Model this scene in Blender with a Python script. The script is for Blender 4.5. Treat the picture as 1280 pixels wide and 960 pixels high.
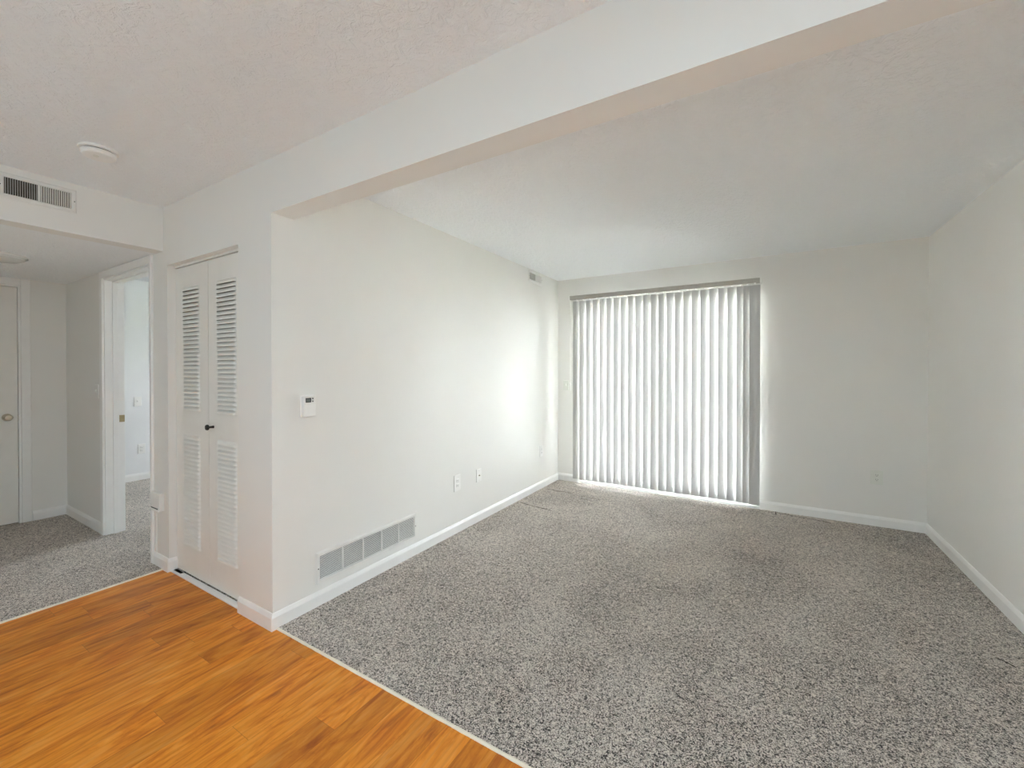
import bpy, bmesh, math, random
from mathutils import Vector, Matrix

for o in list(bpy.data.objects):
    bpy.data.objects.remove(o)
sc = bpy.context.scene
C = sc.collection
R = math.radians
random.seed(7)

# ------------------------------------------------------------------ camera
cam_d = bpy.data.cameras.new('camera')
cam = bpy.data.objects.new('camera', cam_d)
C.objects.link(cam)
cam_d.sensor_fit = 'HORIZONTAL'
cam_d.sensor_width = 36.0
cam_d.lens = 36.0 * 526.8 / 1280.0
cam_d.shift_y = (466.25 - 480.0) / 1280.0
cam_d.clip_start = 0.02
cam.location = (0, 0, 1.349)
cam.rotation_euler = (R(90 - 0.406), 0, R(31.07))
sc.camera = cam

# ------------------------------------------------------------------ light and exposure
EXPOSURE = 1.03
FILL_LAMP = (0.45, -1.2, 31)      # added fill lamp, unseen: place and power
FILL_COLOR = (0.68, 0.86, 1.0)
SKY = 33.0            # brightness of the sky outside
sc.view_settings.view_transform = 'Standard'
sc.view_settings.look = 'None'
sc.view_settings.gamma = 1.0
sc.view_settings.use_curve_mapping = False
sc.view_settings.exposure = EXPOSURE
sc.cycles.use_denoising = True
sc.cycles.max_bounces = 24
sc.cycles.diffuse_bounces = 20
sc.cycles.transparent_max_bounces = 12
sc.cycles.caustics_reflective = False
sc.cycles.caustics_refractive = False
sc.cycles.sample_clamp_indirect = 20.0

world = bpy.data.worlds.new('world')
sc.world = world
world.use_nodes = True
wn = world.node_tree.nodes
wl = world.node_tree.links
bg = wn['Background']
tc = wn.new('ShaderNodeTexCoord')
sx = wn.new('ShaderNodeSeparateXYZ')
mr = wn.new('ShaderNodeMapRange')
mr.inputs[1].default_value = -0.05
mr.inputs[2].default_value = 0.7
cr = wn.new('ShaderNodeMix')
cr.data_type = 'RGBA'
cr.inputs[6].default_value = (0.95, 0.98, 1.0, 1)
cr.inputs[7].default_value = (0.80, 0.90, 1.0, 1)
wl.new(tc.outputs['Generated'], sx.inputs[0])
wl.new(sx.outputs['Z'], mr.inputs[0])
wl.new(mr.outputs[0], cr.inputs[0])
wl.new(cr.outputs[2], bg.inputs[0])
bg.inputs[1].default_value = SKY


def area_light(name, loc, rot, sx_, sy_, power, color=(1, 1, 1), portal=False, parent=None, shape='RECTANGLE'):
    d = bpy.data.lights.new(name, 'AREA')
    d.shape = shape
    d.size = sx_
    d.size_y = sy_
    d.energy = power
    d.color = color
    if portal:
        d.cycles.is_portal = True
    o = bpy.data.objects.new(name, d)
    C.objects.link(o)
    o.location = loc
    o.rotation_euler = rot
    o.parent = parent
    return o


sun_d = bpy.data.lights.new('sun', 'SUN')
sun_d.energy = 1700.0
sun_d.angle = R(1.0)
sun_d.color = (1.0, 0.99, 0.97)
sun = bpy.data.objects.new('sun', sun_d)
C.objects.link(sun)
sun.rotation_euler = Vector((0.50, 0.06, -0.80)).to_track_quat('-Z', 'Y').to_euler()

# main dimensions (metres)
XL, XR, YF, YH, YB = -2.186, 1.139, 4.72, 1.2235, 1.344
XH, XB = -3.479, -5.594
H, HZ, BZ = 2.44, 2.149, 2.16
YBACK = -3.0          # wall behind the camera
YHS = -0.12           # hall side wall

# portals: the openings through which the sky lights the rooms (portals emit nothing themselves)
area_light('sky_portal', (-0.98, YF + 0.16, 1.06), (R(-90), 0, 0), 1.8, 2.1, 1, portal=True)
area_light('sky_portal.002', (-5.175, 4.64, 1.425), (R(-90), 0, 0), 0.65, 0.85, 1, portal=True)


# ------------------------------------------------------------------ materials
class NT:
    def __init__(s, name, rough=0.5, spec=0.5, metal=0.0):
        s.m = bpy.data.materials.new(name)
        s.m.use_nodes = True
        s.t = s.m.node_tree
        s.b = s.t.nodes['Principled BSDF']
        s.b.inputs['Roughness'].default_value = rough
        s.b.inputs['Specular IOR Level'].default_value = spec
        s.b.inputs['Metallic'].default_value = metal
        s.co = s.t.nodes.new('ShaderNodeTexCoord').outputs['Object']

    def n(s, kind, **kw):
        nd = s.t.nodes.new(kind)
        for k, v in kw.items():
            setattr(nd, k, v)
        return nd

    def l(s, a, b):
        s.t.links.new(a, b)

    def mapping(s, scale=(1, 1, 1), loc=(0, 0, 0), rot=(0, 0, 0), src=None):
        mp = s.n('ShaderNodeMapping')
        mp.inputs['Scale'].default_value = scale
        mp.inputs['Location'].default_value = loc
        mp.inputs['Rotation'].default_value = rot
        s.l(src or s.co, mp.inputs['Vector'])
        return mp.outputs[0]

    def noise(s, scale, detail=2, rough=0.5, dist=0.0, vec=None):
        nd = s.n('ShaderNodeTexNoise')
        nd.inputs['Scale'].default_value = scale
        nd.inputs['Detail'].default_value = detail
        nd.inputs['Roughness'].default_value = rough
        nd.inputs['Distortion'].default_value = dist
        s.l(vec or s.co, nd.inputs['Vector'])
        return nd.outputs[0]

    def ramp(s, fac, stops, interp='LINEAR'):
        nd = s.n('ShaderNodeValToRGB')
        nd.color_ramp.interpolation = interp
        e = nd.color_ramp.elements
        while len(e) < len(stops):
            e.new(0.5)
        for i, (p, c) in enumerate(stops):
            e[i].position = p
            e[i].color = (c[0], c[1], c[2], 1)
        s.l(fac, nd.inputs[0])
        return nd.outputs[0]

    def mix(s, a, b, fac, blend='MIX'):
        nd = s.n('ShaderNodeMix', data_type='RGBA', blend_type=blend)
        for i, v in ((6, a), (7, b)):
            if isinstance(v, (tuple, list)):
                nd.inputs[i].default_value = (*v[:3], 1)
            else:
                s.l(v, nd.inputs[i])
        if isinstance(fac, (int, float)):
            nd.inputs[0].default_value = fac
        else:
            s.l(fac, nd.inputs[0])
        return nd.outputs[2]

    def math(s, op, a, b=0.0, c=None, clamp=False):
        nd = s.n('ShaderNodeMath', operation=op, use_clamp=clamp)
        for i, v in enumerate((a, b) if c is None else (a, b, c)):
            if isinstance(v, (int, float)):
                nd.inputs[i].default_value = v
            else:
                s.l(v, nd.inputs[i])
        return nd.outputs[0]

    def bump(s, h, strength=0.3, dist=0.002):
        nd = s.n('ShaderNodeBump')
        nd.inputs['Strength'].default_value = strength
        nd.inputs['Distance'].default_value = dist
        s.l(h, nd.inputs['Height'])
        s.l(nd.outputs[0], s.b.inputs['Normal'])

    def color(s, c):
        if isinstance(c, (tuple, list)):
            s.b.inputs['Base Color'].default_value = (*c[:3], 1)
        else:
            s.l(c, s.b.inputs['Base Color'])


def srgb(r, g, b):
    def f(v):
        v /= 255.0
        return v / 12.92 if v <= 0.04045 else ((v + 0.055) / 1.055) ** 2.4
    return (f(r), f(g), f(b))


def simple(name, col, rough=0.5, spec=0.5, metal=0.0, var=0.03, scale=30, bump=0.0):
    m = NT(name, rough, spec, metal)
    nz = m.noise(scale, 3)
    d = tuple(max(0, v * (1 - var)) for v in col)
    l_ = tuple(min(1, v * (1 + var)) for v in col)
    m.color(m.ramp(nz, [(0.3, d), (0.7, l_)]))
    if bump:
        m.bump(nz, bump, 0.001)
    return m.m


def wall_paint(name, col, rough=0.55):
    m = NT(name, rough, 0.35)
    big = m.noise(1.3, 3)
    m.color(m.ramp(big, [(0.3, tuple(v * 0.985 for v in col)), (0.7, tuple(min(1, v * 1.01) for v in col))]))
    m.bump(m.noise(220, 3, 0.6), 0.12, 0.0012)
    return m.m


def ceiling_paint():
    m = NT('textured_ceiling_paint', 0.8, 0.2)
    a = m.noise(26, 4, 0.6, 1.2)
    a = m.ramp(a, [(0.42, (0, 0, 0)), (0.60, (1, 1, 1))])
    b = m.noise(90, 3, 0.6, 0.4)
    h = m.mix(a, b, 0.35)
    m.color((0.93, 0.955, 0.975))
    m.bump(h, 0.6, 0.008)
    return m.m


def carpet():
    m = NT('flecked_carpet_gap_shade', 0.95, 0.1)
    m.b.inputs['Sheen Weight'].default_value = 0.25
    m.b.inputs['Sheen Roughness'].default_value = 0.6
    n1 = m.noise(105, 2, 0.5, 1.8)
    n2 = m.noise(300, 2, 0.6, 0.6)
    v = m.math('ADD', m.math('MULTIPLY', n1, 0.68), m.math('MULTIPLY', n2, 0.32))
    pile = m.noise(1.7, 3, 0.55, 0.8)
    v2 = m.math('ADD', v, m.math('MULTIPLY', m.math('SUBTRACT', pile, 0.5), 0.10))
    col = m.ramp(v2, [(0.42, srgb(33, 25, 19)), (0.462, srgb(108, 95, 84)), (0.501, srgb(199, 186, 173)), (0.565, srgb(240, 230, 219))])  # yarn flecks; the darkest stops also paint shade between the tufts
    m.color(col)
    m.bump(v, 0.9, 0.010)
    return m.m


def wood():
    m = NT('orange_laminate_planks', 0.30, 0.3)
    sep = m.n('ShaderNodeSeparateXYZ')
    m.l(m.co, sep.inputs[0])
    W, L = 0.115, 1.22
    fx = m.math('DIVIDE', sep.outputs[0], W)
    row = m.math('FLOOR', fx)
    rnd = m.n('ShaderNodeTexWhiteNoise', noise_dimensions='1D')
    m.l(row, rnd.inputs['W'])
    fy = m.math('ADD', m.math('DIVIDE', sep.outputs[1], L), m.math('MULTIPLY', rnd.outputs['Value'], 7.0))
    seg = m.math('FLOOR', fy)
    cid = m.n('ShaderNodeCombineXYZ')
    m.l(row, cid.inputs[0])
    m.l(seg, cid.inputs[1])
    pr = m.n('ShaderNodeTexWhiteNoise', noise_dimensions='3D')
    m.l(cid.outputs[0], pr.inputs['Vector'])
    # grain stretched along the board, shifted for each board
    off = m.n('ShaderNodeVectorMath', operation='SCALE')
    m.l(pr.outputs['Color'], off.inputs[0])
    off.inputs['Scale'].default_value = 20.0
    add = m.n('ShaderNodeVectorMath', operation='ADD')
    m.l(m.co, add.inputs[0])
    m.l(off.outputs[0], add.inputs[1])
    g1 = m.noise(5.5, 5, 0.62, 1.8, m.mapping((2.3, 0.48, 1), src=add.outputs[0]))
    g2 = m.noise(60, 4, 0.6, 0.4, m.mapping((2.2, 0.10, 1), src=add.outputs[0]))
    rings = m.n('ShaderNodeTexWave', wave_type='RINGS', rings_direction='Z')
    rings.inputs['Scale'].default_value = 2.2
    rings.inputs['Distortion'].default_value = 5.0
    rings.inputs['Detail'].default_value = 3
    rings.inputs['Detail Scale'].default_value = 1.4
    m.l(m.mapping((5.0, 0.8, 1), src=add.outputs[0]), rings.inputs['Vector'])
    base = m.ramp(g1, [(0.28, srgb(150, 66, 4)), (0.41, srgb(202, 108, 10)), (0.53, srgb(228, 142, 34)), (0.72, srgb(240, 168, 82))])
    c = m.mix(base, m.ramp(g2, [(0.3, srgb(165, 84, 10)), (0.65, srgb(245, 175, 80))]), 0.16)
    c = m.mix(c, m.ramp(rings.outputs['Color'], [(0.0, srgb(176, 84, 10)), (0.5, srgb(238, 152, 50))]), 0.20)
    tone = m.ramp(pr.outputs['Value'], [(0.0, (0.80, 0.76, 0.70)), (0.5, (1, 1, 1)), (1.0, (1.08, 1.06, 1.02))])
    c = m.mix(c, tone, 1.0, 'MULTIPLY')
    # thin joints
    ex = m.math('ABSOLUTE', m.math('SUBTRACT', m.math('FRACT', fx), 0.5))
    ey = m.math('ABSOLUTE', m.math('SUBTRACT', m.math('FRACT', fy), 0.5))
    jx = m.math('GREATER_THAN', ex, 0.493)
    jy = m.math('GREATER_THAN', ey, 0.4992)
    j = m.math('MAXIMUM', jx, jy)
    c = m.mix(c, srgb(140, 72, 18), m.math('MULTIPLY', j, 0.45))
    m.color(c)
    m.l(m.ramp(g2, [(0.2, (0.30,) * 3), (0.8, (0.46,) * 3)]), m.b.inputs['Roughness'])
    m.bump(m.math('SUBTRACT', m.math('MULTIPLY', g2, 0.25), j), 0.15, 0.001)
    return m.m


def slat_vinyl():
    m = bpy.data.materials.new('translucent_vinyl_slat')
    m.use_nodes = True
    t = m.node_tree
    t.nodes.clear()
    out = t.nodes.new('ShaderNodeOutputMaterial')
    tcn = t.nodes.new('ShaderNodeTexCoord')
    nz = t.nodes.new('ShaderNodeTexNoise')
    nz.inputs['Scale'].default_value = 60
    t.links.new(tcn.outputs['Object'], nz.inputs['Vector'])
    bp_ = t.nodes.new('ShaderNodeBump')
    bp_.inputs['Strength'].default_value = 0.05
    bp_.inputs['Distance'].default_value = 0.001
    t.links.new(nz.outputs[0], bp_.inputs['Height'])
    df = t.nodes.new('ShaderNodeBsdfDiffuse')
    df.inputs[0].default_value = (0.56, 0.555, 0.54, 1)
    tr = t.nodes.new('ShaderNodeBsdfTranslucent')
    tr.inputs[0].default_value = (0.87, 0.87, 0.87, 1)
    gl = t.nodes.new('ShaderNodeBsdfGlossy')
    gl.inputs['Roughness'].default_value = 0.35
    mx = t.nodes.new('ShaderNodeMixShader')
    mx.inputs[0].default_value = 0.014
    mx2 = t.nodes.new('ShaderNodeMixShader')
    mx2.inputs[0].default_value = 0.04
    for nd in (df, tr, gl):
        t.links.new(bp_.outputs[0], nd.inputs['Normal'])
    t.links.new(df.outputs[0], mx.inputs[1])
    t.links.new(tr.outputs[0], mx.inputs[2])
    t.links.new(mx.outputs[0], mx2.inputs[1])
    t.links.new(gl.outputs[0], mx2.inputs[2])
    t.links.new(mx2.outputs[0], out.inputs[0])
    return m


def pane_glass():
    m = bpy.data.materials.new('clear_pane_glass')
    m.use_nodes = True
    t = m.node_tree
    t.nodes.clear()
    out = t.nodes.new('ShaderNodeOutputMaterial')
    fr = t.nodes.new('ShaderNodeFresnel')
    fr.inputs[0].default_value = 1.45
    tr = t.nodes.new('ShaderNodeBsdfTransparent')
    tr.inputs[0].default_value = (0.95, 0.955, 0.955, 1)
    gl = t.nodes.new('ShaderNodeBsdfGlossy')
    gl.inputs['Roughness'].default_value = 0.02
    mx = t.nodes.new('ShaderNodeMixShader')
    t.links.new(fr.outputs[0], mx.inputs[0])
    t.links.new(tr.outputs[0], mx.inputs[1])
    t.links.new(gl.outputs[0], mx.inputs[2])
    t.links.new(mx.outputs[0], out.inputs[0])
    return m


M = {}
M['wall'] = wall_paint('warm_white_wall_paint', (0.85, 0.842, 0.812))
M['bedwall'] = wall_paint('cool_white_bedroom_paint', (0.86, 0.87, 0.875))
M['ceil'] = ceiling_paint()
M['carpet'] = carpet()
M['wood'] = wood()
M['trim'] = simple('white_semi_gloss_trim', (0.91, 0.905, 0.89), 0.35, 0.5, var=0.015, scale=12)
M['doorpaint'] = simple('cream_door_enamel', (0.86, 0.845, 0.80), 0.42, 0.45, var=0.015, scale=10)
M['plastic'] = simple('white_plastic', (0.91, 0.905, 0.88), 0.35, 0.5, var=0.01)
M['ivory'] = simple('ivory_plastic', (0.80, 0.815, 0.76), 0.35, 0.5, var=0.01)
M['whitemetal'] = simple('white_enamelled_steel', (0.83, 0.82, 0.79), 0.4, 0.5, var=0.02)
M['dark'] = simple('painted_duct_shade', (0.09, 0.08, 0.07), 0.9, 0.1, var=0.2)  # dark colour standing in for the shade inside the ducts
M['slot'] = simple('dark_slot', (0.05, 0.05, 0.05), 0.6, 0.3, var=0.1)
M['black'] = simple('black_knob_lacquer', (0.012, 0.011, 0.010), 0.35, 0.5, var=0.1)
M['nickel'] = simple('satin_nickel', (0.62, 0.56, 0.46), 0.28, 0.5, 1.0, var=0.05)
M['brass'] = simple('aged_brass', (0.42, 0.34, 0.20), 0.35, 0.5, 1.0, var=0.1)
M['lcd'] = simple('grey_lcd', (0.20, 0.22, 0.20), 0.3, 0.5, var=0.05)
M['rail'] = simple('grey_aluminium_headrail', (0.50, 0.48, 0.44), 0.45, 0.5, 0.3, var=0.03)
M['slat'] = slat_vinyl()
M['glass'] = pane_glass()
M['vinylframe'] = simple('white_vinyl_door_frame', (0.82, 0.82, 0.81), 0.4, 0.5, var=0.01)
M['strip'] = simple('cream_edge_strip', (0.90, 0.85, 0.72), 0.5, 0.4, var=0.05, scale=20)
M['seam'] = simple('dark_carpet_backing', (0.035, 0.028, 0.02), 0.95, 0.05, var=0.3, scale=120)
M['frost'] = simple('frosted_lamp_glass', (0.74, 0.74, 0.71), 0.25, 0.5, var=0.02)
M['vinyl'] = simple('pale_bounce_floor', (0.66, 0.66, 0.65), 0.4, 0.4, var=0.05, scale=6)
M['concrete'] = simple('pale_patio_concrete', (0.60, 0.60, 0.58), 0.9, 0.2, var=0.08, scale=9, bump=0.3)
M['lawn'] = simple('dry_lawn', (0.17, 0.19, 0.12), 0.9, 0.1, var=0.4, scale=18, bump=0.6)


# ------------------------------------------------------------------ mesh helpers
def new_obj(name, bm, mat, parent=None, loc=None, smooth=False, recalc=True):
    if recalc:
        bmesh.ops.recalc_face_normals(bm, faces=bm.faces)
    me = bpy.data.meshes.new(name)
    bm.to_mesh(me)
    bm.free()
    if smooth:
        for p in me.polygons:
            p.use_smooth = True
    o = bpy.data.objects.new(name, me)
    C.objects.link(o)
    me.materials.append(mat)
    if parent:
        o.parent = parent
    if loc:
        o.location = loc
    return o


def bx(bm, x0, x1, y0, y1, z0, z1, bevel=0.0, seg=2):
    g = bmesh.ops.create_cube(bm, size=1.0)
    vs = g['verts']
    for v in vs:
        v.co = Vector(((x0 + x1) / 2 + v.co.x * (x1 - x0), (y0 + y1) / 2 + v.co.y * (y1 - y0), (z0 + z1) / 2 + v.co.z * (z1 - z0)))
    if bevel > 0:
        es = list({e for v in vs for e in v.link_edges})
        bmesh.ops.bevel(bm, geom=es, offset=bevel, segments=seg, affect='EDGES', profile=0.5)


def boxes(name, lst, mat, parent=None, bevel=0.0, loc=None):
    bm = bmesh.new()
    for b in lst:
        bx(bm, *b, bevel=bevel)
    return new_obj(name, bm, mat, parent, loc)


def lathe(name, prof, mat, parent=None, loc=(0, 0, 0), rot=(0, 0, 0), seg=40, smooth=True):
    """prof: list of (radius, height) turned about local z"""
    bm = bmesh.new()
    rings = []
    for r_, z_ in prof:
        if r_ < 1e-6:
            rings.append([bm.verts.new((0, 0, z_))])
        else:
            rings.append([bm.verts.new((r_ * math.cos(2 * math.pi * i / seg), r_ * math.sin(2 * math.pi * i / seg), z_)) for i in range(seg)])
    for a, b in zip(rings[:-1], rings[1:]):
        for i in range(seg):
            j = (i + 1) % seg
            if len(a) == 1 and len(b) > 1:
                bm.faces.new((a[0], b[i], b[j]))
            elif len(b) == 1 and len(a) > 1:
                bm.faces.new((a[i], a[j], b[0]))
            elif len(a) > 1:
                bm.faces.new((a[i], a[j], b[j], b[i]))
    o = new_obj(name, bm, mat, parent, smooth=False)
    o.location = loc
    o.rotation_euler = rot
    if smooth:
        for p in o.data.polygons:
            p.use_smooth = True
        md = o.modifiers.new('edge', 'EDGE_SPLIT')
        md.split_angle = R(38)
    return o


def frame_mesh(bm, w, h, b, d, y0=0.0, prof=None, ow=None):
    """rectangular frame in the local xz plane centred on the origin, outer w x h, border b, sticking out to -y by d"""
    # profile from the outer edge to the inner edge
    prof = prof or [(0, 0), (0.25 * b, d), (0.8 * b, d), (b, 0.35 * d)]
    loops = []
    for t_, dd in prof:
        hw, hh = w / 2 - t_, h / 2 - t_
        loops.append([bm.verts.new((sx_ * hw, y0 - dd, sz_ * hh)) for sx_, sz_ in ((-1, -1), (1, -1), (1, 1), (-1, 1))])
    back_o = [bm.verts.new((sx_ * (w / 2), y0, sz_ * (h / 2))) for sx_, sz_ in ((-1, -1), (1, -1), (1, 1), (-1, 1))]
    back_i = [bm.verts.new((sx_ * (w / 2 - b), y0, sz_ * (h / 2 - b))) for sx_, sz_ in ((-1, -1), (1, -1), (1, 1), (-1, 1))]
    seq = loops + [back_i]
    for a, c in zip(seq[:-1], seq[1:]):
        for i in range(4):
            j = (i + 1) % 4
            bm.faces.new((a[i], a[j], c[j], c[i]))
    del back_o


def tag(o, label=None, cat=None, group=None, kind=None):
    if label:
        o['label'] = label
    if cat:
        o['category'] = cat
    if group:
        o['group'] = group
    if kind:
        o['kind'] = kind
    return o


def empty(name, loc=(0, 0, 0), rz=0.0, **kw):
    o = bpy.data.objects.new(name, None)
    o.empty_display_size = 0.05
    C.objects.link(o)
    o.location = loc
    o.rotation_euler = (0, 0, rz)
    return tag(o, **kw)


def struct(name, lst, mat, label, bevel=0.0):
    return tag(boxes(name, lst, mat, None, bevel), label, None, None, 'structure')


# ------------------------------------------------------------------ room shell
T = 0.12
struct('floor', [(XH, XR + T, -0.30, YH + 0.012, -0.10, 0.0), (-3.419, -2.513, YH + 0.012, YH + 0.035, -0.10, 0.0)], M['wood'],
       'orange wood-look laminate plank floor of the dining area')
struct('floor.004', [(XH, XR + T, YBACK - T, -0.30, -0.10, 0.0)], M['vinyl'], 'pale floor behind the camera, added to keep bounce light neutral')  # unseen pale stretch, added to cut orange bounce from the planks
struct('floor.001', [(XL - T, XR + T, YH + 0.024, YF + 0.0, -0.10, 0.006)], M['carpet'],
       'speckled grey carpet of the living room under the vertical blinds')
struct('floor.002', [(XB - T, XH - 0.012, YHS - T, YH + 0.02, -0.10, 0.006), (-6.67, -3.3, YH + 0.02, 4.5, -0.10, 0.006)], M['carpet'],
       'speckled grey carpet of the hall and bedroom at the far left')

struct('ceiling', [(XH - T, XR + T, YBACK - T, YH, H, H + 0.1)], M['ceil'], 'white ceiling of the dining area with the round smoke detector')
struct('ceiling.001', [(XL - T, XR + T, YH, YF + T, H, H + 0.1)], M['ceil'], 'textured white ceiling of the living room')
struct('ceiling.002', [(XB - T, XH - T, YHS - T, YH, HZ, HZ + 0.1)], M['ceil'], 'lowered white ceiling of the hall at the far left')
struct('ceiling.003', [(-6.67, -3.3, YH, 4.62, H, H + 0.1)], M['ceil'], 'white ceiling of the bedroom beyond the hall doorway')

struct('wall_left', [(XL - T, XL, YH, YF + T, -0.05, H)], M['wall'], 'long warm white wall carrying thermostat, return grille and outlets')
struct('wall_right', [(XR, XR + T, YBACK - T, YF + T, -0.05, H)], M['wall'], 'plain warm white wall at the right edge of the photo')
DX0, DX1, DTOP = -1.895, -0.052, 2.13
struct('wall_far', [(XL, DX0, YF, YF + T, -0.05, H), (DX1, XR, YF, YF + T, -0.05, H), (DX0, DX1, YF, YF + T, DTOP, H)], M['wall'],
       'far living room wall behind the vertical blinds')
struct('wall_header', [(XL, XR, YH, YB, BZ, H)], M['wall'], 'dropped beam between dining area and living room')
OX0, OX1, OZ = -3.419, -2.513, 2.047          # closet opening
PX0, PX1, PZ = -4.600, -3.672, 2.088          # bedroom doorway
struct('wall_closet', [
    (XB, PX0, YH, YH + T, -0.05, H), (PX1, OX0, YH, YH + T, -0.05, H), (OX1, XL - T, YH, YH + T, -0.05, H),
    (PX0, PX1, YH, YH + T, PZ, H), (OX0, OX1, YH, YH + T, OZ, H)], M['wall'],
    'warm white wall holding the louvred closet door and the bedroom doorway')
struct('wall_hall_header', [(XH - T, XH, YHS, YH, HZ, H)], M['wall'], 'header over the hall entrance with the long air vent')
struct('wall_hall_end', [(XB - T, XB, YHS - T, 0.155, -0.05, H), (XB - T, XB, 0.94, YH + T, -0.05, H), (XB - T, XB, 0.155, 0.94, 2.085, H)], M['wall'],
       'end wall of the hall around the panelled door')
struct('wall_hall_side', [(XB, XH, YHS - T, YHS, -0.05, H)], M['wall'], 'side wall of the hall outside the left of the photo')
struct('wall_dining_left', [(XH - T, XH, YBACK, YHS - T, -0.05, H)], M['wall'], 'left wall of the dining area outside the photo')
struct('wall_back', [(XH - T, XR, YBACK - T, YBACK, -0.05, H)], M['wall'], 'wall behind the camera')
# closet behind the louvred door
struct('wall_closet_inner', [(OX0 - 0.07, OX0 - 0.01, YH + T, 1.95, -0.05, H), (OX0 - 0.07, XL - T, 1.95, 2.0, -0.05, H)], M['wall'],
       'inner walls of the closet behind the louvred door')
struct('ceiling.004', [(-3.3, XL - T, YH, 2.1, H, H + 0.1)], M['ceil'], 'closet ceiling behind the louvred door')
struct('floor.003', [(OX0 - 0.07, XL - T, YH + 0.035, 2.0, -0.10, -0.002)], M['carpet'], 'closet floor behind the louvred door')
struct('wall_hall_sky_block', [(XB - T - 0.9, XB - T - 0.8, -0.3, 1.3, -0.1, H), (XB - T - 0.8, XB - T, -0.3, -0.2, -0.1, H), (XB - T - 0.8, XB - T, YH, YH + T, -0.1, H),
                          (XB - T - 0.8, XB - T, -0.3, 1.3, H, H + 0.1), (XB - T - 0.8, XB - T, -0.3, 1.3, -0.2, -0.1)], M['wall'], 'enclosure added behind the panelled hall door to keep sky light out')  # unseen box added to stop sky leaking round the hall door
# bedroom
BX = -6.55
struct('wall_bedroom', [(BX - T, BX, YH + T, 4.62, -0.05, H), (BX - T, XB - T, YH, YH + T, -0.05, H),
                        (-3.49, -3.37, 2.0, 4.62, -0.05, H), (-3.50, -3.49, YH + T, 2.0, -0.05, H),
                        (BX, -5.5, 4.5, 4.62, -0.05, H), (-4.85, -3.49, 4.5, 4.62, -0.05, H),
                        (-5.5, -4.85, 4.5, 4.62, -0.05, 1.0), (-5.5, -4.85, 4.5, 4.62, 1.9, H)], M['bedwall'],
       'cool white bedroom walls seen through the hall doorway')


# ------------------------------------------------------------------ baseboards
BBH, BBT = 0.087, 0.013
bb_prof = [(0, 0), (BBT, 0), (BBT, BBH - 0.022), (BBT - 0.003, BBH - 0.014), (BBT * 0.45, BBH - 0.004), (0.003, BBH), (0, BBH)]


def baseboard(name, pts, label, flip=1, z=0.004):
    """pts: wall-line polyline (x, y); the board stands off to the right-hand side * flip"""
    bm = bmesh.new()
    n = len(pts)
    P = [Vector(p) for p in pts]
    secs = []
    for i in range(n):
        dirs = []
        if i > 0:
            dirs.append((P[i] - P[i - 1]).normalized())
        if i < n - 1:
            dirs.append((P[i + 1] - P[i]).normalized())
        ns = [Vector((d.y, -d.x)) * flip for d in dirs]
        if len(ns) == 2:
            m_ = (ns[0] + ns[1])
            m_ = m_ / (m_.dot(ns[0]))
        else:
            m_ = ns[0]
        secs.append([bm.verts.new((P[i].x + m_.x * o_, P[i].y + m_.y * o_, z + z_)) for o_, z_ in bb_prof])
    for a, b in zip(secs[:-1], secs[1:]):
        for k in range(len(bb_prof)):
            k2 = (k + 1) % len(bb_prof)
            bm.faces.new((a[k], a[k2], b[k2], b[k]))
    bm.faces.new(secs[0])
    bm.faces.new(list(reversed(secs[-1])))
    return tag(new_obj(name, bm, M['trim']), label, None, None, 'structure')


baseboard('baseboard_left', [(OX1, YH), (XL, YH), (XL, YF)], 'white baseboard wrapping the corner and running below the long wall', 1, 0.0)
baseboard('baseboard_far', [(XL, YF), (DX0 + 0.004, YF)], 'short white baseboard left of the blinds', 1)
baseboard('baseboard_far.001', [(DX1, YF), (XR, YF)], 'white baseboard right of the blinds on the far wall', 1)
baseboard('baseboard_right', [(XR, YF), (XR, YBACK)], 'white baseboard below the plain right wall', 1)
baseboard('baseboard_closet', [(PX1 + 0.03, YH), (OX0, YH), (OX0, YH + 0.045)], 'short white baseboard between the doorway and the closet door', 1, 0.0)
baseboard('baseboard_hall', [(XB, 1.005), (XB, YH), (PX0 - 0.058, YH)], 'white baseboard around the far corner of the hall', 1)
baseboard('baseboard_bedroom', [(BX, YH + T), (BX, 4.5)], 'white baseboard in the bedroom beyond the doorway', 1)
baseboard('baseboard_dining', [(XH, YHS - T), (XH, YBACK), (XR, YBACK)], 'white baseboard around the dining area behind the camera', -1)

# ------------------------------------------------------------------ carpet edge strips
def edge_strip(name, a, b, label, w=0.011, h=0.009, wob=0.0012):
    bm = bmesh.new()
    a, b = Vector(a), Vector(b)
    n = 90
    d = (b - a).normalized()
    nn = Vector((-d.y, d.x))
    rows = []
    for i in range(n + 1):
        p = a.lerp(b, i / n)
        w2 = w + random.uniform(-wob, wob) * 2
        r_ = []
        for t_, z_ in ((-0.5, 0.0), (-0.45, 0.6), (-0.2, 1.0), (0.25, 1.0), (0.5, 0.75), (0.5, 0.0)):
            q = p + nn * (t_ * w2)
            r_.append(bm.verts.new((q.x, q.y, z_ * (h + random.uniform(-wob, wob) * 0.4))))
        rows.append(r_)
    for r0, r1 in zip(rows[:-1], rows[1:]):
        for k in range(5):
            bm.faces.new((r0[k], r0[k + 1], r1[k + 1], r1[k]))
    return tag(new_obj(name, bm, M['strip'], smooth=True), label, None, None, 'structure')


edge_strip('trim_1', (XL + BBT, YH + 0.018), (XR - BBT, YH + 0.018), 'cream edging strip between orange floor and living room carpet')
edge_strip('trim_2', (XH - 0.004, YHS), (XH - 0.004, YH - BBT), 'cream edging strip between orange floor and hall carpet', 0.012)


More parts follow.
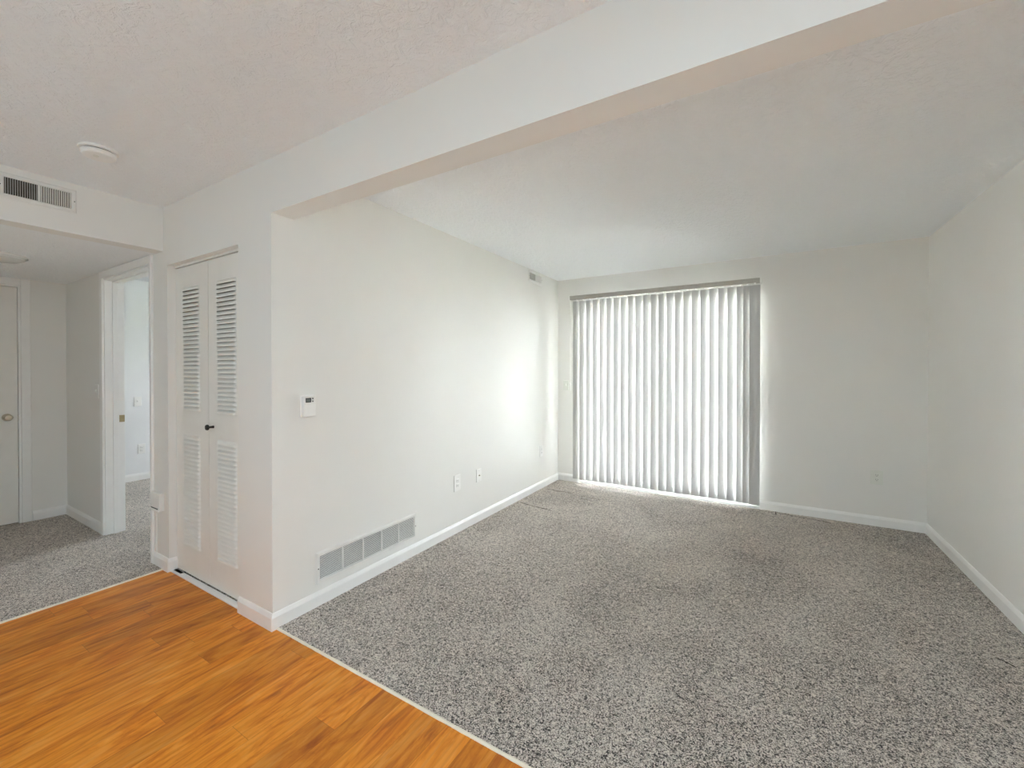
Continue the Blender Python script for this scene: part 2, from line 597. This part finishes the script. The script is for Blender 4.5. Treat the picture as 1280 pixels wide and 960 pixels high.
# carpet cuts and dents
def cut(pts, w, lab):
    bm = bmesh.new()
    rows = []
    P = [Vector(p) for p in pts]
    fine = []
    for a, b in zip(P[:-1], P[1:]):
        for i in range(14):
            fine.append(a.lerp(b, i / 14))
    fine.append(P[-1])
    for i, p in enumerate(fine):
        d = (fine[min(i + 1, len(fine) - 1)] - fine[max(i - 1, 0)]).normalized()
        nn = Vector((-d.y, d.x))
        ww = w * (0.35 + 0.65 * random.random()) * min(1, 0.2 + min(i, len(fine) - 1 - i) / 3)
        rows.append([bm.verts.new((*(p + nn * ww), 0.0062)), bm.verts.new((*p, 0.0075)), bm.verts.new((*(p - nn * ww), 0.0062))])
    for r0, r1 in zip(rows[:-1], rows[1:]):
        for k in range(2):
            bm.faces.new((r0[k], r0[k + 1], r1[k + 1], r1[k]))
    o = new_obj('carpet_seam', bm, M['seam'], bpy.data.objects['floor.001'])
    o['label'] = lab
    return o


cut([(-2.136, 3.70), (-1.98, 3.665), (-1.746, 3.635)], 0.008, 'thin dark cut line')
cut([(-2.116, 4.275), (-1.95, 4.262), (-1.80, 4.268)], 0.008, 'thin dark cut line')
cut([(-1.62, 4.22), (-1.45, 4.20)], 0.005, 'thin dark cut line')
cut([(0.085, 4.675), (0.28, 4.64), (0.42, 4.625), (0.50, 4.60)], 0.007, 'thin dark cut line')
cut([(0.083, 4.71), (0.085, 4.60)], 0.006, 'thin dark cut line')
cut([(0.925, 2.845), (0.95, 2.825), (0.972, 2.795)], 0.006, 'short dark slit')

# ------------------------------------------------------------------ sliding patio door behind the blinds
pd = empty('window_1', (0, 0, 0), label='sliding glass patio door behind the vertical blinds', kind='structure')
fb = 0.02
boxes('door_frame', [(DX0, DX0 + fb, YF + 0.005, YF + T - 0.01, 0.0, DTOP), (DX1 - fb, DX1, YF + 0.005, YF + T - 0.01, 0.0, DTOP),
                     (DX0, DX1, YF + 0.005, YF + T - 0.01, DTOP - fb, DTOP)], M['vinylframe'], pd, 0.003)
boxes('sill_track', [(DX0, DX1, YF - 0.012, YF + T, 0.0, 0.028), (DX0, DX1, YF + 0.03, YF + 0.036, 0.0, 0.042), (DX0, DX1, YF + 0.075, YF + 0.081, 0.0, 0.042)],
      M['vinylframe'], pd, 0.002)
mid = (DX0 + DX1) / 2
for x0, x1, y in ((DX0 + fb, mid + 0.02, YF + 0.085), (mid - 0.02, DX1 - fb, YF + 0.04)):
    sb = 0.032
    z0, z1 = 0.04, DTOP - fb
    fr = boxes('sash', [(x0, x0 + sb, y - 0.016, y + 0.016, z0, z1), (x1 - sb, x1, y - 0.016, y + 0.016, z0, z1),
                        (x0 + sb, x1 - sb, y - 0.016, y + 0.016, z0, z0 + 0.09), (x0 + sb, x1 - sb, y - 0.016, y + 0.016, z1 - sb, z1)], M['vinylframe'], pd, 0.003)
    boxes('pane', [(x0 + sb - 0.01, x1 - sb + 0.01, y - 0.003, y + 0.003, z0 + 0.08, z1 - sb + 0.01)], M['glass'], fr)
boxes('pull_handle', [(DX1 - fb - 0.05, DX1 - fb - 0.025, YF - 0.005, YF + 0.024, 0.88, 1.10)], M['vinylframe'], pd, 0.004)


# ------------------------------------------------------------------ windows that light dining area and bedroom
def plain_window(name, x0, x1, z0, z1, ya, yb, label):
    w = empty(name, (0, 0, 0), label=label, kind='structure')
    f = 0.05
    m_ = (x0 + x1) / 2
    fr = boxes('window_frame', [(x0, x0 + f, ya, yb, z0, z1), (x1 - f, x1, ya, yb, z0, z1), (x0 + f, x1 - f, ya, yb, z0, z0 + f), (x0 + f, x1 - f, ya, yb, z1 - f, z1),
                                (m_ - f / 2, m_ + f / 2, ya, yb, z0 + f, z1 - f)], M['vinylframe'], w)
    ym = (ya + yb) / 2
    boxes('pane', [(x0 + f, m_ - f / 2, ym - 0.003, ym + 0.003, z0 + f, z1 - f), (m_ + f / 2, x1 - f, ym - 0.003, ym + 0.003, z0 + f, z1 - f)], M['glass'], fr)


plain_window('window_2', -5.5, -4.85, 1.0, 1.9, 4.53, 4.59, 'bedroom window beyond the doorway')

# outside
tag(boxes('patio', [(-6.0, 4.0, YF + T, YF + T + 6.0, -0.16, -0.06)], M['concrete']), 'pale concrete patio outside the sliding door, enlarged to bounce light indoors', kind='structure')  # deepened and made pale to bounce sunlight up to the ceiling
tag(boxes('lawn', [(-12, 10, YF + T + 6.0, 30, -0.30, -0.12)], M['lawn']), 'green lawn beyond the patio', kind='structure')

# ------------------------------------------------------------------ vertical blind
vb = empty('vertical_blind', (0, 4.66, 0), label='white vertical blind of overlapping vinyl slats hanging over the patio door', cat='window blind')
HRZ0, HRZ1 = 2.178, 2.222
rail = boxes('headrail', [(-2.005, -0.040, -0.022, 0.022, HRZ0, HRZ1), (-2.005, -0.040, -0.026, -0.022, HRZ0 + 0.030, HRZ1 + 0.002)], M['rail'], vb, 0.002)
boxes('end_cap', [(-0.052, -0.036, -0.028, 0.026, HRZ0 - 0.003, HRZ1 + 0.004)], M['plastic'], rail, 0.002)
boxes('end_cap', [(-2.010, -1.996, -0.028, 0.026, HRZ0 - 0.003, HRZ1 + 0.004)], M['plastic'], rail, 0.002)
for x in (-1.90, -0.98, -0.09):
    boxes('bracket', [(x - 0.013, x + 0.013, -0.024, 0.060, HRZ1, HRZ1 + 0.006), (x - 0.013, x + 0.013, 0.054, 0.060, HRZ0 - 0.01, HRZ1 + 0.012)], M['whitemetal'], rail, 0.001)


def slat_mesh(wd, z0, z1, sag=0.0065, th=0.0011):
    bm = bmesh.new()
    n = 10
    A, B = [], []
    for i in range(n + 1):
        t_ = i / n * 2 - 1
        x = t_ * wd / 2
        y = -sag * (1 - t_ * t_)
        A.append((x, y))
        B.append((x, y + th))
    lo = [bm.verts.new((x, y, z0)) for x, y in A]
    hi = [bm.verts.new((x, y, z1)) for x, y in A]
    for i in range(n):
        bm.faces.new((lo[i], lo[i + 1], hi[i + 1], hi[i]))
    me = bpy.data.meshes.new('slat')
    bm.to_mesh(me)
    bm.free()
    for p in me.polygons:
        p.use_smooth = True
    me.materials.append(M['slat'])
    return me


PITCH = 0.0815
sm = slat_mesh(0.089, 0.062, 2.158)
cm_bm = bmesh.new()
bx(cm_bm, -0.009, 0.009, -0.004, 0.004, 2.150, 2.181, 0.001)
cm = bpy.data.meshes.new('carrier_clip')
cm_bm.to_mesh(cm)
cm_bm.free()
cm.materials.append(M['plastic'])
xs = [-1.916 + i * PITCH for i in range(22)] + [-0.150, -0.092]
for i, x in enumerate(xs):
    s = bpy.data.objects.new('slat', sm)
    C.objects.link(s)
    s.parent = vb
    tilt = 18.5 + random.uniform(-1.5, 1.5)
    if i == len(xs) - 1:
        tilt = 4
    elif i == len(xs) - 2:
        tilt = 24
    s.location = (x, -0.022 if i == len(xs) - 1 else 0, random.uniform(-0.002, 0.002))
    s.rotation_euler = (0, 0, R(tilt))
    c_ = bpy.data.objects.new('carrier_clip', cm)
    C.objects.link(c_)
    c_.parent = s
# pull cord with weight, bead chain
boxes('pull_cord', [(-2.000, -1.9975, -0.010, -0.0075, 1.14, HRZ0), (-1.990, -1.9875, -0.010, -0.0075, 1.14, HRZ0)], M['plastic'], vb)
lathe('cord_weight', [(0, 0), (0.007, 0.002), (0.009, 0.02), (0.007, 0.085), (0.003, 0.10), (0, 0.10)], M['plastic'], vb, (-1.992, -0.009, 1.10), seg=16)

# ------------------------------------------------------------------ closet bifold door
YD = YH + 0.046
door = empty('door_1', (0, 0, 0), label='cream louvred bifold closet door with a small black knob', kind='structure')
tr = boxes('track', [(OX0, OX1, YD - 0.006, YD + 0.030, OZ - 0.014, OZ)], M['whitemetal'], door, 0.001)
boxes('floor_guide', [(OX0, OX1, YH + 0.004, YH + 0.040, 0.0, 0.006)], M['trim'], door, 0.001)
PW = (OX1 - OX0 - 0.012) / 2


def louvre_panel(x0, x1):
    """folded-steel panel: flat sheet with two groups of stamped louvre fins"""
    z0, z1 = 0.010, OZ - 0.019
    w = x1 - x0
    lx0, lx1 = x0 + w * 0.5 - 0.117, x0 + w * 0.5 + 0.117
    groups = [(0.195, 0.925, 27), (1.085, 1.890, 30)]
    bm = bmesh.new()
    # flat areas
    def quad(xa, xb, za, zb):
        f = [bm.verts.new(p) for p in ((xa, YD, za), (xb, YD, za), (xb, YD, zb), (xa, YD, zb))]
        bm.faces.new(f)
    quad(x0, lx0, z0, z1)
    quad(lx1, x1, z0, z1)
    zs = [z0] + [v for g in groups for v in g[:2]] + [z1]
    quad(lx0, lx1, zs[0], zs[1])
    quad(lx0, lx1, zs[2], zs[3])
    quad(lx0, lx1, zs[4], zs[5])
    # folded edges
    bx(bm, x0, x1, YD + 0.0005, YD + 0.028, z0, z0 + 0.002)
    bx(bm, x0, x1, YD + 0.0005, YD + 0.028, z1 - 0.002, z1)
    bx(bm, x0, x0 + 0.0015, YD + 0.0003, YD + 0.028, z0, z1)
    bx(bm, x1 - 0.0015, x1, YD + 0.0003, YD + 0.028, z0, z1)
    sheet = new_obj('panel', bm, M['doorpaint'], door)
    for za, zb, n in groups:
        bm = bmesh.new()
        p = (zb - za) / n
        xsn = [lx0, lx0 + 0.012, lx0 + 0.024, lx1 - 0.024, lx1 - 0.012, lx1]
        amp = [0.0, 0.75, 1.0, 1.0, 0.75, 0.0]
        prev = None
        rows = []
        for k in range(n):
            b = zb - k * p
            # from the top of this fin out to its lip, then back under to the sheet
            for dz, out in ((0.0, -0.0010), (p * 0.34, 0.0060), (p * 0.58, 0.0105), (p * 0.975, 0.0125), (p * 0.975, 0.0110)):
                rows.append([bm.verts.new((x, YD - out * a_, b - dz * (0.5 + 0.5 * a_) - p * (1 - a_) * 0.5 * (dz > 0))) for x, a_ in zip(xsn, amp)])
        for k in range(n):
            for r0, r1 in zip(rows[5 * k:5 * k + 4], rows[5 * k + 1:5 * k + 5]):
                for i in range(len(xsn) - 1):
                    bm.faces.new((r0[i], r0[i + 1], r1[i + 1], r1[i]))
        new_obj('louvre_bank', bm, M['doorpaint'], sheet, recalc=False)
    return sheet


pa = louvre_panel(OX0 + 0.004, OX0 + 0.004 + PW)
pb = louvre_panel(OX1 - 0.004 - PW, OX1 - 0.004)
kn = lathe('knob', [(0, 0), (0.0085, 0), (0.0075, 0.006), (0.0065, 0.020), (0.0075, 0.026), (0.0165, 0.030), (0.0175, 0.036), (0.0150, 0.042), (0.006, 0.045), (0, 0.045)],
           M['black'], pb, (-2.905, YD, 1.000), (R(90), 0, 0), 28)
kn['label'] = 'small black round knob'

# ------------------------------------------------------------------ bedroom doorway casing
dc = empty('door_3', (0, 0, 0), label='open bedroom doorway in white casing at the far left', kind='structure')
cw, ct_ = 0.058, 0.016


def casing_boards(lst, name='casing', parent=dc):
    return boxes(name, lst, M['trim'], parent, 0.004)


casing_boards([(PX0 - cw, PX0, YH - ct_, YH, 0.004, PZ), (PX0 - cw, PX1 + 0.030, YH - ct_, YH, PZ, HZ - 0.003), (PX1, PX1 + 0.030, YH - ct_, YH, 0.004, PZ)])
jam = boxes('jamb', [(PX0, PX0 + 0.012, YH - 0.002, YH + T + 0.002, 0.004, PZ - 0.012), (PX1 - 0.012, PX1, YH - 0.002, YH + T + 0.002, 0.004, PZ - 0.012),
                     (PX0, PX1, YH - 0.002, YH + T + 0.002, PZ - 0.012, PZ)], M['trim'], dc, 0.001)
boxes('door_stop', [(PX0 + 0.012, PX0 + 0.024, YH + 0.045, YH + 0.078, 0.004, PZ - 0.024), (PX1 - 0.024, PX1 - 0.012, YH + 0.045, YH + 0.078, 0.004, PZ - 0.024),
                    (PX0 + 0.012, PX1 - 0.012, YH + 0.045, YH + 0.078, PZ - 0.024, PZ - 0.012)], M['trim'], jam, 0.002)
st = boxes('strike_plate', [(PX0 + 0.012, PX0 + 0.0145, YH + 0.086, YH + T, 0.918, 0.975)], M['brass'], jam, 0.0008)
st['label'] = 'small brass strike plate'

# ------------------------------------------------------------------ hall six-panel door
hd = empty('door_2', (0, 0, 0), label='white six-panel hall door with a satin knob at the left edge', kind='structure')
DY0, DY1, DZ = 0.170, 0.925, 2.068
boxes('casing', [(XB, XB + 0.016, DY1 + 0.016, DY1 + 0.074, 0.006, 2.146), (XB, XB + 0.016, DY0 - 0.074, DY0 - 0.016, 0.006, 2.146),
                 (XB, XB + 0.016, DY0 - 0.016, DY1 + 0.016, 2.086, 2.146)], M['trim'], hd, 0.005)
boxes('jamb', [(XB - T, XB + 0.002, DY1 + 0.003, DY1 + 0.016, 0.006, 2.086), (XB - T, XB + 0.002, DY0 - 0.016, DY0 - 0.003, 0.006, 2.086),
               (XB - T, XB + 0.002, DY0 - 0.016, DY1 + 0.016, 2.072, 2.086)], M['trim'], hd)


def six_panel():
    bm = bmesh.new()
    xf = XB - 0.012
    W_, Z_ = DY1 - DY0, DZ - 0.016
    ys = [0, 0.115, 0.115 + (W_ - 0.34) / 2, 0.225 + (W_ - 0.34) / 2, W_ - 0.115, W_]
    zs = [0, 0.235, 0.235 + 0.63, 0.235 + 0.63 + 0.15, 1.60, 1.70, Z_ - 0.11, Z_]
    def q(ya, yb, za, zb, fa=0.0):
        f = [bm.verts.new(p) for p in ((xf - fa, DY0 + ya, 0.016 + za), (xf - fa, DY0 + yb, 0.016 + za), (xf - fa, DY0 + yb, 0.016 + zb), (xf - fa, DY0 + ya, 0.016 + zb))]
        return bm.faces.new(f)
    for i in range(5):
        for j in range(7):
            pan = i in (1, 3) and j in (1, 3, 5)
            if not pan:
                q(ys[i], ys[i + 1], zs[j], zs[j + 1])
            else:
                loops = []
                for ins, dep in ((0, 0), (0.012, 0.009), (0.028, 0.009), (0.050, 0.001)):
                    loops.append([bm.verts.new(p) for p in (
                        (xf - dep, DY0 + ys[i] + ins, 0.016 + zs[j] + ins), (xf - dep, DY0 + ys[i + 1] - ins, 0.016 + zs[j] + ins),
                        (xf - dep, DY0 + ys[i + 1] - ins, 0.016 + zs[j + 1] - ins), (xf - dep, DY0 + ys[i] + ins, 0.016 + zs[j + 1] - ins))])
                for a, b in zip(loops[:-1], loops[1:]):
                    for k in range(4):
                        bm.faces.new((a[k], a[(k + 1) % 4], b[(k + 1) % 4], b[k]))
                bm.faces.new(loops[-1])
    bmesh.ops.remove_doubles(bm, verts=bm.verts, dist=0.0001)
    bx(bm, xf - 0.035, xf - 0.0095, DY0, DY1, 0.016, 0.016 + Z_)
    for ya, yb in ((DY0, DY0 + 0.002), (DY1 - 0.002, DY1)):
        bx(bm, xf - 0.035, xf - 0.0002, ya, yb, 0.016, 0.016 + Z_)
    return new_obj('door_leaf', bm, M['doorpaint'], hd)


leaf = six_panel()
hk = lathe('door_knob', [(0, 0), (0.031, 0), (0.031, 0.004), (0.026, 0.008), (0.012, 0.012), (0.011, 0.028), (0.020, 0.034), (0.027, 0.046), (0.027, 0.056), (0.020, 0.064), (0.008, 0.066), (0, 0.066)],
           M['nickel'], leaf, (XB - 0.012, 0.863, 0.940), (0, R(90), 0), 32)
hk['label'] = 'satin metal knob'


# ------------------------------------------------------------------ wall plates
def plate_outlet(name, loc, rz, label, kind='outlet', mat=None, group=None, w=0.072, h=0.116, cat='outlet'):
    """local frame: plate faces -y, centred at loc on the wall surface"""
    mat = mat or M['plastic']
    e = empty(name, loc, rz, label=label, cat=cat, group=group)
    pl = boxes('cover_plate', [(-w / 2, w / 2, -0.006, 0.0, -h / 2, h / 2)], mat, e, 0.0022)
    if kind == 'outlet':
        for s_ in (-1, 1):
            bm = bmesh.new()
            bx(bm, -0.0165, 0.0165, -0.0085, -0.004, s_ * 0.0195 - 0.0135, s_ * 0.0195 + 0.0135, 0.003)
            rc = new_obj('receptacle', bm, mat, e)
            boxes('slots', [(-0.0075, -0.0055, -0.0088, -0.007, s_ * 0.0195 - 0.001, s_ * 0.0195 + 0.008),
                            (0.0055, 0.0075, -0.0088, -0.007, s_ * 0.0195 - 0.001, s_ * 0.0195 + 0.007),
                            (-0.0022, 0.0022, -0.0088, -0.007, s_ * 0.0195 - 0.009, s_ * 0.0195 - 0.005)], M['slot'], rc)
        lathe('screw', [(0, 0), (0.0032, 0), (0.0026, 0.0014), (0, 0.0016)], M['whitemetal'], e, (0, -0.006, 0), (R(90), 0, 0), 12)
    elif kind == 'switch':
        boxes('toggle', [(-0.005, 0.005, -0.016, -0.004, -0.002, 0.012)], mat, e, 0.0015)
        boxes('toggle_surround', [(-0.010, 0.010, -0.0075, -0.005, -0.018, 0.018)], mat, e, 0.001)
    elif kind == 'cable':
        jk = lathe('cable_jack', [(0, 0), (0.0062, 0), (0.0062, 0.004), (0.0045, 0.004), (0.0045, 0.011), (0.002, 0.011), (0, 0.011)], M['nickel'], e, (0, -0.006, 0), (R(90), 0, 0), 16)
        jk['label'] = 'small metal coaxial jack'
        for s_ in (-1, 1):
            lathe('screw', [(0, 0), (0.0032, 0), (0.0026, 0.0014), (0, 0.0016)], M['whitemetal'], e, (0, -0.006, s_ * 0.042), (R(90), 0, 0), 12)
    return e


RZL = R(90)   # local -y -> +x (left wall faces +x)
plate_outlet('wall_outlet', (XL, 2.747, 0.415), RZL, 'white duplex outlet on the long left wall, nearest the return grille', w=0.082, h=0.135)
plate_outlet('wall_outlet.001', (XL, 4.272, 0.430), RZL, 'white duplex outlet low on the left wall, nearest the far corner', w=0.078, h=0.125)
plate_outlet('cable_plate', (XL, 3.052, 0.413), RZL, 'white cable jack plate on the left wall beside the nearer outlet', 'cable', cat='wall plate', h=0.112)
plate_outlet('wall_outlet.002', (0.819, YF, 0.425), 0, 'ivory outlet plate on the far wall right of the blinds', mat=M['ivory'], w=0.086, h=0.122)
plate_outlet('light_switch', (-2.078, YF, 1.165), 0, 'faint ivory switch plate on the far wall left of the blinds', 'switch', M['ivory'], cat='light switch')
plate_outlet('light_switch.001', (-4.77, YH, 1.17), 0, 'faint cream switch plate on the hall wall left of the bedroom doorway', 'switch', M['wall'], cat='light switch')
plate_outlet('wall_outlet.003', (BX, 2.075, 0.385), RZL, 'white outlet low on the bedroom wall seen through the doorway', cat='outlet')
plate_outlet('light_switch.002', (BX, 2.04, 0.965), RZL, 'white switch plate halfway up the bedroom wall seen through the doorway', 'switch', cat='light switch')

# low cover box between doorway and closet
cb = empty('junction_box', (-3.560, YH, 0.455), label='cream box plate low on the wall between the bedroom doorway and closet door', cat='wall box')
boxes('cover', [(-0.074, 0.074, -0.026, 0.0, -0.060, 0.058)], M['wall'], cb, 0.003)
boxes('lower_lip', [(-0.070, 0.070, -0.034, -0.024, -0.062, -0.052)], M['plastic'], cb, 0.002)
boxes('bottom_dark_strip', [(-0.062, 0.045, -0.0275, -0.0255, -0.050, -0.044)], M['slot'], cb)  # dark strip along the cover, just above the lip
boxes('conduit', [(-0.052, -0.036, -0.008, 0.0, -0.362, -0.058)], M['wall'], cb, 0.002)

# ------------------------------------------------------------------ thermostat
th = empty('thermostat', (XL, 1.4165, 1.148), RZL, label='white digital thermostat with a small grey display on the long wall', cat='thermostat')
boxes('back_plate', [(-0.040, 0.040, -0.006, 0.0, -0.060, 0.062)], M['plastic'], th, 0.002)
tb = boxes('housing', [(-0.037, 0.037, -0.031, -0.005, -0.057, 0.058)], M['plastic'], th, 0.005)
lc = boxes('display', [(-0.026, 0.006, -0.0325, -0.030, 0.022, 0.047)], M['slot'], th, 0.001)
boxes('screen', [(-0.0225, 0.0, -0.0333, -0.0320, 0.0255, 0.0435)], M['lcd'], lc)
for z in (0.028, 0.043):
    bt = boxes('button', [(0.013, 0.019, -0.0335, -0.030, z - 0.004, z + 0.004)], M['slot'], th, 0.001)
    bt['label'] = 'small dark button'
boxes('door_line', [(-0.034, 0.034, -0.0318, -0.0302, 0.0125, 0.0140)], M['ivory'], th)


# ------------------------------------------------------------------ air grilles
def grille_frame(e, w, h, b, d=0.006, mat=None, name='frame'):
    bm = bmesh.new()
    frame_mesh(bm, w, h, b, d)
    return new_obj(name, bm, mat or M['whitemetal'], e)


# return grille
rg = empty('return_grille', (XL, 1.866, 0.2165), RZL, label='long white return air grille low on the left wall', cat='air vent')
GW, GH, GB = 0.800, 0.184, 0.026
grille_frame(rg, GW, GH, GB, 0.011)
boxes('duct_shade_sheet', [(-GW / 2 + 0.01, GW / 2 - 0.01, -0.0012, -0.0002, -GH / 2 + 0.01, GH / 2 - 0.01)], M['dark'], rg)  # flat dark sheet on the wall paints the shade behind the louvres
iw, ih = GW - 2 * GB, GH - 2 * GB
for k in range(1, 5):
    x = -iw / 2 + iw * k / 5
    boxes('divider', [(x - 0.004, x + 0.004, -0.011, -0.001, -ih / 2, ih / 2)], M['whitemetal'], rg, 0.001)
for k in range(5):
    xa, xb = -iw / 2 + iw * k / 5 - 0.001, -iw / 2 + iw * (k + 1) / 5 + 0.001
    bm = bmesh.new()
    n = 16
    for i in range(n):
        z = -ih / 2 + (i + 0.5) * ih / n
        v = [bm.verts.new(p) for p in ((xa, -0.0090, z - 0.0012), (xb, -0.0090, z - 0.0012), (xb, -0.0030, z + 0.0016), (xa, -0.0030, z + 0.0016))]
        bm.faces.new(v)
    new_obj('louvre_bank', bm, M['whitemetal'], rg)
for x in (-GW / 2 + 0.012, GW / 2 - 0.012):
    lathe('screw', [(0, 0), (0.004, 0), (0.003, 0.0018), (0, 0.002)], M['slot'], rg, (x, -0.0105, 0.0), (R(90), 0, 0), 12)


def register(name, loc, rz, w, h, b, nf, label, a1=40, a2=-40, gap=0.005, th_=0.0015, fin=0.009):
    """two banks of upright fins, like a supply register"""
    e = empty(name, loc, rz, label=label, cat='air vent')
    grille_frame(e, w, h, b, 0.006)
    boxes('duct_shade_sheet', [(-w / 2 + b * 0.6, w / 2 - b * 0.6, -0.0012, -0.0002, -h / 2 + b * 0.6, h / 2 - b * 0.6)], M['dark'], e)  # no duct behind: its shade is a dark sheet under the fins
    iw_, ih_ = w - 2 * b, h - 2 * b
    boxes('divider', [(-gap, gap, -0.006, -0.001, -ih_ / 2, ih_ / 2)], M['whitemetal'], e, 0.0008)
    for s_, ang in ((-1, a1), (1, a2)):
        x0, x1 = (-iw_ / 2, -gap) if s_ < 0 else (gap, iw_ / 2)
        bm = bmesh.new()
        for i in range(nf):
            x = x0 + (i + 0.5) * (x1 - x0) / nf
            dx = fin / 2 * math.sin(R(ang))
            dy = fin / 2 * math.cos(R(ang))
            yc = -0.0055
            v = [bm.verts.new(p) for p in ((x - dx, yc - dy, -ih_ / 2), (x + dx, yc + dy, -ih_ / 2), (x + dx, yc + dy, ih_ / 2), (x - dx, yc - dy, ih_ / 2))]
            bm.faces.new(v)
        fo = new_obj('fin_bank', bm, M['whitemetal'], e)
        sd = fo.modifiers.new('thick', 'SOLIDIFY')
        sd.thickness = th_
        sd.offset = 0
    for x in (-w / 2 + b * 0.4, w / 2 - b * 0.4):
        lathe('screw', [(0, 0), (0.0035, 0), (0.003, 0.0015), (0, 0.0018)], M['slot'], e, (x, -0.0045, 0.0), (R(90), 0, 0), 12)
    return e


register('supply_vent', (XL, 4.128, 2.367), RZL, 0.318, 0.128, 0.030, 12, 'small white supply vent high on the left wall near the far corner')
register('supply_vent.001', (XH, 0.658, 2.335), RZL, 0.300, 0.136, 0.024, 14, 'wide cream supply vent on the header above the hall entrance', 8, 50, fin=0.007)

# ------------------------------------------------------------------ ceiling devices
sd_ = empty('smoke_detector', (-2.835, 0.738, H), label='round white smoke detector on the dining ceiling', cat='smoke detector')
lathe('base', [(0, 0), (0.074, 0), (0.076, -0.004), (0.074, -0.010), (0.064, -0.012)], M['plastic'], sd_)
lathe('cover', [(0.060, -0.010), (0.060, -0.014), (0.066, -0.016), (0.066, -0.026), (0.060, -0.036), (0.045, -0.041), (0.022, -0.043), (0, -0.043)], M['plastic'], sd_)
lathe('vent_ring', [(0.0605, -0.0118), (0.0605, -0.0162)], M['slot'], sd_, smooth=False)
lathe('test_button', [(0, -0.0455), (0.010, -0.0450), (0.011, -0.042)], M['ivory'], sd_, (0.02, -0.015, 0))

cl = empty('ceiling_light', (-4.565, 0.665, HZ), label='round low frosted ceiling light in the hall at the left edge', cat='ceiling light')
lathe('pan', [(0, 0), (0.140, 0), (0.145, -0.004), (0.143, -0.012)], M['whitemetal'], cl)
lathe('shade', [(0.134, -0.011), (0.128, -0.024), (0.10, -0.038), (0.05, -0.046), (0, -0.048)], M['frost'], cl)
lathe('finial', [(0.0, -0.056), (0.006, -0.054), (0.008, -0.048), (0, -0.046)], M['nickel'], cl, seg=16)


# ------------------------------------------------------------------ fill lamp added outside the frame to brighten the dining side
def add_fill_lamp(name, loc, power, label, color=(1.0, 0.97, 0.93)):
    e = empty(name, loc, label=label, cat='ceiling light')
    lathe('pan', [(0, 0), (0.17, 0), (0.175, -0.006), (0.17, -0.030), (0.160, -0.034), (0.160, -0.020), (0, -0.020)], M['whitemetal'], e)
    area_light('fill_light', (0, 0, -0.036), (0, 0, 0), 0.32, 0.32, power, color, parent=e, shape='DISK')


add_fill_lamp('dining_fill_lamp', (FILL_LAMP[0], FILL_LAMP[1], H), FILL_LAMP[2], 'added fill lamp over the dining area behind the camera', FILL_COLOR)
